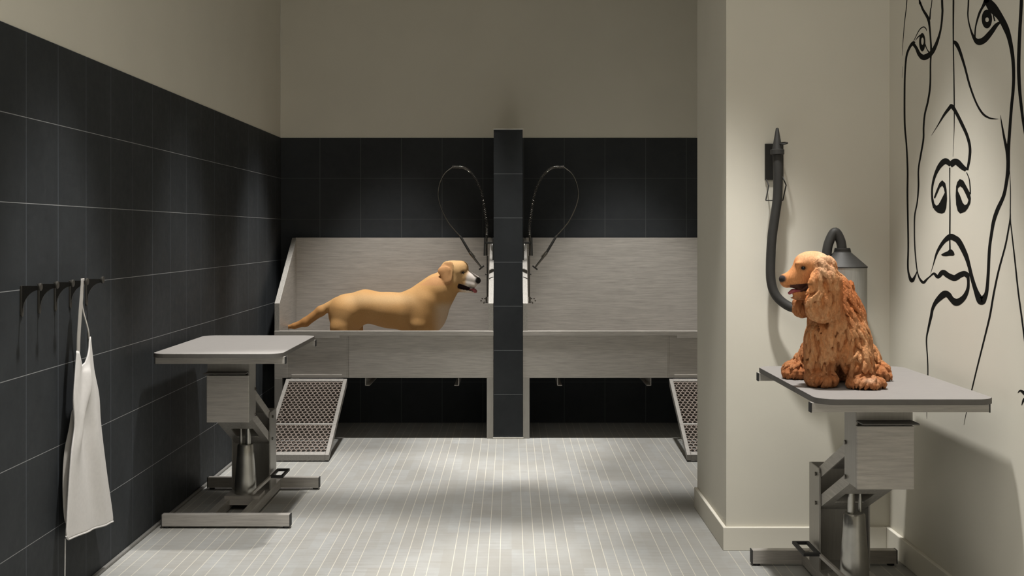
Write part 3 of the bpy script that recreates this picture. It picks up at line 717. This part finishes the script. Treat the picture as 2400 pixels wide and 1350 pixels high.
def coat(name, scale, mapscale, amp, bump, rough=.75, bscale=None, warp=0):
    t = NT(name); a = t.n('ShaderNodeAttribute'); a.attribute_name = 'coat'
    p, _ = t.pos()
    if warp:
        wn = t.n('ShaderNodeTexNoise'); wn.inputs['Scale'].default_value = 22; t.l(p, wn.inputs['Vector'])
        vm = t.n('ShaderNodeVectorMath', operation='MULTIPLY_ADD'); t.l(wn.outputs['Color'], vm.inputs[0]); vm.inputs[1].default_value = (warp, warp, warp); t.l(p, vm.inputs[2]); p = vm.outputs[0]
    f = t.ramp(t.noise(p, scale, 5, mapscale, .65), .3, .7)
    h = t.n('ShaderNodeHueSaturation'); t.l(a.outputs['Color'], h.inputs['Color']); t.l(t.ramp(f, 0, 1, 1-amp, 1+amp), h.inputs['Value'])
    t.set(h.outputs[0], rough, 0, .25); t.bump(t.math('MULTIPLY', t.noise(p, bscale or scale*2, 4, mapscale, .6), a.outputs['Alpha']), bump, .004 if bump < .9 else .006)
    return t.m
def sstep(a, b, x):
    t = np.clip((x-a)/(b-a), 0, 1); return t*t*(3-2*t)
def lerpc(c, d, f): return c*(1-f[:, None])+np.array(d)*f[:, None]

# ---------------------------------------------------------------- the tan dog in the left tub
def labrador():
    Y0 = 8.60; S = F/Y0; org = ((900-VX)/S, Y0, .44)
    def L(px, py, dy=0.): return ((px-VX)/S, Y0+dy, EYE-(py-VY)/S)
    m = 1/S
    t = thing('dog', org, 'smooth tan dog with pale muzzle standing in the left wash tub', 'dog')
    f = Field((L(648, 0)[0], Y0-.17, .425), (L(1134, 0)[0], Y0+.17, L(0, 598)[2]), .0042)
    C = f.cone; FY = ((0, 1, 0), 1.0)
    # trunk: haunch, loin, ribs, chest
    f.ell(L(814, 736), (44*m, .098, 46*m), .03)
    C(L(814, 729), L(858, 718), 35*m, 36*m, .04)
    C(L(855, 717), L(930, 728), 36*m, 38*m, .04)
    f.ell(L(920, 728), (62*m, .105, 41*m), .04)
    f.ell(L(985, 735), (60*m, .118, 52*m), .05)
    f.ell(L(1008, 728), (38*m, .088, 48*m), .04)
    C(L(978, 712), L(1022, 680), 38*m, 36*m, .05)
    # neck
    C(L(1008, 700), L(1050, 655), 39*m, 27*m, .04, ((0, 1, 0), .82))
    C(L(1020, 715), L(1058, 672), 34*m, 20*m, .03, ((0, 1, 0), .85))
    # shoulders and legs (down into the tub)
    for s in (-1, 1):
        C(L(1000, 705, s*.060), L(986, 758, s*.072), .055, .058, .05)
        C(L(985, 760, s*.078), L(978, 800, s*.085), .052, .036, .03)
        C(L(978, 800, s*.085), L(984, 845, s*.085), .034, .026, .02)
        C(L(984, 845, s*.085), L(986, 861, s*.085), .026, .030, .02); C(L(986, 861, s*.085), L(1000, 864, s*.085), .026, .022, .015)
        C(L(812, 728, s*.045), L(801, 768, s*.066), .080, .066, .05)
        C(L(800, 766, s*.072), L(808, 795, s*.08), .062, .042, .03)
        C(L(808, 795, s*.08), L(781, 825, s*.08), .038, .024, .02)
        C(L(781, 825, s*.08), L(786, 861, s*.08), .023, .024, .02); C(L(786, 861, s*.08), L(802, 864, s*.08), .025, .022, .015)
    C(L(833, 742, .07), L(836, 800, .085), .045, .036, .02)      # far thigh set forward
    # tail
    C(L(786, 708), L(752, 729), .028, .034, .02); C(L(752, 729), L(716, 755), .034, .031, .02)
    C(L(716, 755), L(690, 764), .028, .021, .02); C(L(690, 764), L(663, 768), .019, .008, .012)
    # head
    hy = -.0
    f.ell(L(1070, 635), (26*m, .066, 24*m), .02)
    f.ell(L(1056, 634), (25*m, .060, 23*m), .02)
    f.ell(L(1081, 627), (17*m, .050, 16*m), .015)
    f.ell(L(1064, 655), (21*m, .060, 26*m), .02)
    C(L(1088, 647), L(1114, 656.5), 16.5*m, 11.5*m, .015)
    C(L(1088, 654), L(1107, 664), 14*m, 10*m, .012, ((0, 1, 0), 1.1))
    for s in (-1, 1):
        f.ell(L(1084, 631.5, s*.034), (9*m, .015, 4.5*m), .012)           # brow
        C(L(1090, 663, s*.018), L(1109, 668, s*.014), 9.5*m, 7*m, .010)    # flews
    C(L(1062, 673), L(1106, 682.5), 10*m, 4.6*m, .012, ((0, 1, 0), 1.25))
    f.ell(L(1119.5, 658), (7.5*m, .018, 6.5*m), .010)
    for s in (-1, 1):
        # open mouth; thin wall left in the middle, painted dark for the shade inside
        C(L(1081, 671.5, s*.048), L(1104, 678.0, s*.040), 6.0*m, 3.6*m, .004, ((0, 1, 0), 2.0), cut=True)
        C(L(1104, 678.0, s*.040), L(1120, 678.0, s*.030), 3.6*m, 3.4*m, .004, ((0, 1, 0), 2.0), cut=True)
        f.ell(L(1086, 638, s*.054), (5*m, .008, 2.6*m), .004, cut=True)
        # ears: flat flaps
        n = (0.15, 1, .12*s)
        C(L(1055, 621, s*.058), L(1052, 653, s*.078), 9*m, 9*m, .006, (n, .30))
        C(L(1046, 621, s*.054), L(1037, 634, s*.074), 9*m, 9*m, .006, (n, .30))
        C(L(1037, 634, s*.074), L(1046, 655, s*.080), 9*m, 8*m, .006, (n, .30))
        C(L(1046, 634, s*.074), L(1048, 656, s*.080), 11*m, 8.5*m, .006, (n, .28))
    # far hind leg and tuck line keep the trunk readable
    V, Q = f.mesh()
    def col(V):
        x = V[:, 0]*S+VX; y = (EYE-V[:, 2])*S+VY; d = V[:, 1]-Y0
        n = .5+.5*np.sin(x*.09+2*np.sin(y*.07)+d*9)
        c = np.tile(np.array([.53, .30, .12]), (len(V), 1))
        c = lerpc(c, (.50, .27, .095), .5*n)
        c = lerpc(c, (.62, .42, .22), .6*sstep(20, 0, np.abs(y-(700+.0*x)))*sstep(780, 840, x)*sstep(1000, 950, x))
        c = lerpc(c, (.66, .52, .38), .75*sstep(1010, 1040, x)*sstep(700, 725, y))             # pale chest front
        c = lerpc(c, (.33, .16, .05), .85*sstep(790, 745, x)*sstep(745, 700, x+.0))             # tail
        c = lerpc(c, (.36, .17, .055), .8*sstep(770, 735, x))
        c = lerpc(c, (.60, .38, .18), sstep(1035, 1050, x)*sstep(668, 655, y)*.7)                # head
        tt = (x-1096)+.55*(y-640)
        c = lerpc(c, (.80, .72, .66), sstep(-6, 8, tt)*sstep(1088, 1096, x))
        c = lerpc(c, (.78, .68, .56), .7*sstep(1074, 1086, x)*sstep(662, 672, y))
        ear = (np.abs(d) > .058) & (x < 1063) & (y < 668)
        c = lerpc(c, (.50, .255, .11), .85*ear*sstep(1066, 1056, x))
        edge = ear & (x > 1056) & (y > 622)
        # nose pad and mouth
        nose = np.exp(-(((x-1121)/7)**2+((y-657)/8)**2)**2); c = lerpc(c, (.020, .016, .014), np.clip(nose*1.5, 0, 1))
        ml = 671.5+(x-1081)*.28; hw = np.interp(x, [1073, 1081, 1104], [5.5, 6.2, 4.0])
        mouth = (np.abs(y-ml) < hw) & (x > 1073) & (x < 1118) & (np.abs(d) < np.interp(x, [1075, 1083, 1104], [.048, .040, .030]))
        c = lerpc(c, (.022, .008, .008), mouth*1.0)
        lip = np.exp(-((y-(ml-6))/2.2)**2)*sstep(1095, 1104, x); c = lerpc(c, (.05, .035, .03), .8*lip)
        ey = np.exp(-((((x-1086)/6.5)**2+((y-638)/4)**2)**2)); c = lerpc(c, (.10, .05, .025), .7*ey*(np.abs(d) > .035))
        return np.clip(c, 0, 1)
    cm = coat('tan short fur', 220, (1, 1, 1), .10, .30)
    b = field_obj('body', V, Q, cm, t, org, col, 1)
    eye = simple('dark brown eye', (.012, .008, .006), .08, 0, .7)
    for s in (-1, 1):
        c = L(1086, 638, s*.0445); MB().lathe((c[0], c[1], c[2]), [(.0095*math.sin(a), -.0095*math.cos(a)) for a in np.linspace(.05, math.pi-.05, 12)], 16).build('eye', eye, b, org, smooth=True)
    tm = simple('tongue', (.36, .075, .075), .35, 0, .5, .15, 90)
    g = Field(np.array(L(1070, 0, -.04))*[1, 1, 0]+[0, 0, L(0, 694)[2]], (L(1124, 0)[0], Y0+.04, L(0, 660)[2]), .0022)
    g.cone(L(1088, 677.5), L(1108, 679), 2.0*m, 2.8*m, .004, ((0, 1, 0), 2.2)); g.cone(L(1110, 679), L(1114, 682.5), 4.2*m, 4.6*m, .004, ((0, 1, 0), 1.5))
    V2, Q2 = g.mesh(); field_obj('tongue', V2, Q2, tm, b, org)
    return t
labrador()

# ---------------------------------------------------------------- the curly dog on the right table
def cocker():
    k_ = 1/3.97
    def C0(cx, cy, Y): return np.array(W(1800+cx*k_, 580+cy*k_, Y))
    YB0 = 4.42; m = k_/F*YB0                         # metres per crop unit
    ZT = .8455; org = (1.21, 4.47, ZT)
    t = thing('dog', org, 'curly golden red dog with long ears sitting on the grey grooming table', 'dog')
    lo = (C0(70, 0, 4.42)[0], 4.16, ZT-.004); hi = (C0(1170, 0, 4.5)[0], 4.80, C0(0, 10, 4.4)[2])
    def base(f):
        E = f.ell; C = f.cone
        # trunk
        C(C0(640, 640, 4.45), C0(650, 900, 4.52), 205*m, 265*m, .04)
        C(C0(650, 900, 4.52), C0(655, 1090, 4.60), 250*m, 265*m, .05)
        E(C0(620, 760, 4.40), (200*m, .085, 260*m), .04)
        E(C0(575, 900, 4.38), (160*m, .06, 170*m), .04)
        C(C0(590, 480, 4.42), C0(650, 680, 4.44), 175*m, 205*m, .04)       # neck / shoulders
        C(C0(560, 380, 4.42), C0(600, 520, 4.42), 150*m, 165*m, .03)
        C(C0(700, 420, 4.46), C0(740, 600, 4.48), 75*m, 120*m, .02)
        E(C0(735, 350, 4.43), (45*m, .03, 45*m), .008); E(C0(715, 470, 4.42), (60*m, .04, 70*m), .010)
        # front legs
        C(C0(500, 860, 4.37), C0(480, 1060, 4.37), 120*m, 100*m, .03); C(C0(480, 1060, 4.37), C0(492, 1200, 4.375), 98*m, 112*m, .02)
        E(C0(498, 1225, 4.36), (122*m, .058, 52*m), .015)
        C(C0(790, 850, 4.38), C0(820, 1050, 4.35), 130*m, 108*m, .03); C(C0(820, 1050, 4.35), C0(865, 1215, 4.33), 105*m, 92*m, .02)
        E(C0(905, 1262, 4.31), (150*m, .050, 56*m), .015); E(C0(985, 1275, 4.305), (70*m, .034, 46*m), .01)
        # hind legs, splayed
        C(C0(430, 1010, 4.62), C0(320, 1110, 4.64), 130*m, 92*m, .03); E(C0(255, 1145, 4.62), (98*m, .06, 74*m), .015); E(C0(215, 1165, 4.60), (58*m, .035, 50*m), .01)
        C(C0(880, 1010, 4.60), C0(990, 1130, 4.58), 130*m, 80*m, .03); E(C0(1040, 1160, 4.56), (75*m, .05, 72*m), .015); E(C0(1095, 1205, 4.55), (46*m, .035, 40*m), .01)
        # tail tuft
        C(C0(905, 960, 4.68), C0(945, 915, 4.66), 32*m, 18*m, .01)
    def head(f):
        E = f.ell; C = f.cone; Y = 4.385
        E(C0(385, 150, Y), (142*m, .054, 112*m), .02)
        E(C0(470, 200, Y), (140*m, .060, 140*m), .03)
        E(C0(330, 235, Y), (95*m, .043, 85*m), .02)
        C(C0(300, 258, Y), C0(165, 298, Y), 86*m, 56*m, .025)
        C(C0(260, 305, Y), C0(178, 325, Y), 72*m, 48*m, .015, ((0, 1, 0), 1.1))
        C(C0(380, 290, Y), C0(300, 320, Y), 62*m, 58*m, .02, ((0, 1, 0), 1.25))
        E(C0(142, 288, Y), (34*m, .017, 28*m), .008)                          # nose
        C(C0(420, 400, Y), C0(250, 428, Y), 55*m, 24*m, .012, ((0, 1, 0), 1.2))
        for s in (-1, 1):
            C(C0(190, 385, Y+s*.034), C0(395, 362, Y+s*.040), 12*m, 30*m, .004, ((0, 1, 0), 2.2), cut=True)
        for s in (-1, 1):
            E(C0(298, 150, Y+s*.028), (40*m, .014, 20*m), .012)
            E(C0(330, 192, Y+s*.048), (24*m, .010, 15*m), .006, cut=True)
        # near ear
        n = (0, 1, .08); Yn = Y-.066
        C(C0(520, 165, Yn+.012), C0(530, 320, Yn), 85*m, 105*m, .012, (n, .42))
        C(C0(530, 320, Yn), C0(515, 500, Yn-.004), 108*m, 128*m, .012, (n, .36)); C(C0(515, 500, Yn-.004), C0(512, 548, Yn-.004), 128*m, 118*m, .01, (n, .36))
        C(C0(440, 330, Yn), C0(440, 585, Yn-.002), 50*m, 50*m, .010, (n, .6)); C(C0(600, 320, Yn), C0(597, 585, Yn), 52*m, 48*m, .010, (n, .6)); C(C0(440, 590, Yn), C0(595, 592, Yn), 42*m, 42*m, .006, (n, .6))
        # far ear hanging behind the jaw
        Yf = Y+.062
        C(C0(420, 200, Yf), C0(340, 480, Yf), 75*m, 95*m, .012, ((0, 1, 0), .4)); C(C0(335, 470, Yf-.01), C0(315, 560, Yf-.01), 88*m, 62*m, .012, ((0, 1, 0), .5))
    def zone(P):
        px = P[:, 0]/P[:, 1]*F+VX; py = VY+(EYE-P[:, 2])/P[:, 1]*F
        return (px-1800)/k_, (py-580)/k_
    f1 = Field(lo, hi, .0045); base(f1); head(f1); V, Q = f1.mesh()
    a = V[Q[:, 1]]-V[Q[:, 0]]; b = V[Q[:, 3]]-V[Q[:, 0]]; nf = np.cross(a, b); N = np.zeros_like(V)
    for i in range(4): np.add.at(N, Q[:, i], nf)
    N /= np.maximum(np.linalg.norm(N, axis=1), 1e-9)[:, None]
    # make sure the normals face outwards
    ctr = V.mean(0)
    if np.mean(np.sum((V-ctr)*N, 1)) < 0: N = -N
    rng = np.random.RandomState(3)
    f = Field(lo, hi, .0024); base(f); head(f)
    from mathutils.kdtree import KDTree
    kd = KDTree(len(V))
    for i, p in enumerate(V): kd.insert(p, i)
    kd.balance()
    idx = rng.permutation(len(V)); seen = set(); LP = []; LT = []
    for i in idx:
        p = V[i].astype(float); (cx,), (cy,) = zone(p[None])
        if p[2] < ZT+.030: continue
        if (cx < 425 and cy < 450) or (cy < 110 and cx < 560) or (cx < 470 and cy < 200): continue
        ear = cy < 640 and 375 < cx < 665 and p[1] < 4.36
        gsz = .0185 if ear else .0225
        key = tuple((p/gsz).astype(int))
        if key in seen: continue
        seen.add(key)
        segs = rng.randint(4, 8) if p[2] > ZT+.12 else rng.randint(3, 5)
        step = .0095; R0 = rng.uniform(.0075, .0125); ph = rng.uniform(0, 6.28); wv = rng.uniform(.15, .5)*(1.3 if ear else 1); lean = .38*math.sin(p[0]*38+p[2]*21+1)+.25*math.sin(p[2]*47-p[0]*60)+rng.normal(0, .10)
        pts = []; q = p; tone = rng.uniform(0, 1)
        for k in range(segs+1):
            j = kd.find(q)[1]; n = N[j].astype(float); sp = V[j].astype(float)
            u = k/segs; r = R0*(.60+1.5*u*(1-u))*(1-.72*u**3)
            out = .0015+.0105*u*u
            pts.append((sp*.6+q*.4+n*out, max(r, .0016)))
            g = np.array([lean, 0, -1.0]); sd = np.cross(n, g); g = g+sd*wv*math.sin(ph+k*1.1)
            g = g-n*(g@n); ln = np.linalg.norm(g)
            if ln < .12: break
            q = sp+g/ln*step
            if q[2] < ZT+.006: break
        if len(pts) < 2: continue
        for (a_, ra), (b_, rb) in zip(pts, pts[1:]):
            f.cone(a_, b_, ra, rb, .0016)
        for k, (a_, ra) in enumerate(pts): LP.append(a_); LT.append((tone, k/segs))
    kl = KDTree(len(LP))
    for i, p in enumerate(LP): kl.insert(p, i)
    kl.balance()
    # toes
    for px_, py_, Yq in ((430, 1250, 4.335), (470, 1258, 4.325), (515, 1260, 4.325), (560, 1252, 4.335), (955, 1285, 4.285), (1000, 1285, 4.280), (1035, 1272, 4.29), (190, 1180, 4.585), (215, 1190, 4.575), (1110, 1220, 4.54)):
        f.ell(C0(px_, py_, Yq), (26*m, .014, 30*m), .004)
    # keep the soles on the table
    f.F = np.maximum(f.F, (ZT-f.ax[2])[None, None, :].astype(np.float32))
    V, Q = f.mesh()
    def noise3(P, s, seed):
        r = np.random.RandomState(seed); out = np.zeros(len(P))
        for _ in range(7):
            k = r.normal(0, 1, 3)*s*np.array([1, 1, .45]); out += np.sin(P@k+r.uniform(0, 6.28))
        return out/7**.5/1.4
    def col(V):
        cx, cy = zone(V); n1 = noise3(V, 55, 1); n2 = noise3(V, 190, 2)
        T = np.array([LT[kl.find(p)[1]] for p in V])
        c = np.tile(np.array([.47, .165, .050]), (len(V), 1))
        c = lerpc(c, (.62, .32, .15), np.clip(.05+.60*T[:, 0]**1.3+.20*n1+.10*n2+.35*T[:, 1], 0, 1))
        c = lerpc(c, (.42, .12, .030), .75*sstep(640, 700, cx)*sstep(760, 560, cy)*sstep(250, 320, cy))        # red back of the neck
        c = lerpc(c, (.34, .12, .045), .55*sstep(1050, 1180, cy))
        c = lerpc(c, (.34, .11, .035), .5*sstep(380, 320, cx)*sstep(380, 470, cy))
        face = sstep(450, 400, cx)*sstep(470, 420, cy)
        c = lerpc(c, (.58, .235, .085), .85*face)
        c = lerpc(c, (.66, .37, .20), .7*sstep(170, 90, cy)*sstep(240, 300, cx))
        c = lerpc(c, (.70, .44, .27), .55*sstep(430, 500, cx)*sstep(330, 180, cy)*sstep(640, 600, cx))
        c = lerpc(c, (.72, .50, .34), .6*np.exp(-(((cx-950)/60)**2+((cy-1240)/25)**2)))
        nose = np.exp(-((((cx-128)/38)**2+((cy-290)/34)**2)**2)); c = lerpc(c, (.035, .028, .030), np.clip(nose*1.6, 0, 1))
        ml = 383-(cx-210)*.075
        mouth = (np.abs(cy-ml) < 36) & (cx > 205) & (cx < 410) & (V[:, 1] < 4.43)
        c = lerpc(c, (.045, .014, .012), mouth*(np.abs(V[:, 1]-4.385) < .0375)*.95)  # mouth hollow painted dark for the shade inside it
        lip = np.exp(-((cy-(ml-26))/10)**2)*sstep(430, 400, cx)*sstep(150, 200, cx); c = lerpc(c, (.07, .025, .018), .55*lip)
        ey = np.exp(-((((cx-328)/34)**2+((cy-190)/26)**2)**2)); c = lerpc(c, (.12, .045, .02), .75*ey)
        fz = np.maximum(face, sstep(120, 60, cy)*sstep(600, 520, cx))
        return np.concatenate([np.clip(c, 0, 1), (1-.8*fz)[:, None]], 1)
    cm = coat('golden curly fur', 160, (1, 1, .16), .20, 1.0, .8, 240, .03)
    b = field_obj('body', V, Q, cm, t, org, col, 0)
    eye = simple('brown black eye', (.010, .006, .005), .18, 0, .4)
    for s in (-1, 1):
        c = C0(330, 192, 4.385+s*.0375); MB().lathe(tuple(c), [(.0085*math.sin(a_), -.0085*math.cos(a_)) for a_ in np.linspace(.05, math.pi-.05, 12)], 16).build('eye', eye, b, org, smooth=True)
    tm = simple('wet pink tongue', (.34, .07, .085), .3, 0, .5, .15, 90)
    g = Field((C0(170, 0, 4.385)[0], 4.34, C0(0, 460, 4.385)[2]), (C0(410, 0, 4.385)[0], 4.43, C0(0, 360, 4.385)[2]), .0018)
    g.cone(C0(380, 398, 4.385), C0(225, 405, 4.385), 17*m, 16*m, .004, ((0, 1, 0), 2.2)); g.cone(C0(235, 402, 4.385), C0(200, 424, 4.385), 18*m, 15*m, .004, ((0, 1, 0), 1.9))
    V2, Q2 = g.mesh(); field_obj('tongue', V2, Q2, tm, b, org)
    # dark collar showing between ear and neck
    pts = [Vector(C0(*q)) for q in ((668, 415, 4.347), (662, 380, 4.347), (672, 345, 4.358), (694, 318, 4.385), (700, 305, 4.42), (694, 318, 4.455), (672, 345, 4.49), (662, 385, 4.50))]
    MB().tube([Vector(q) for q in cr(pts, 6)], .0085, 8).build('collar', M['black'], b, org, smooth=True)
cocker()
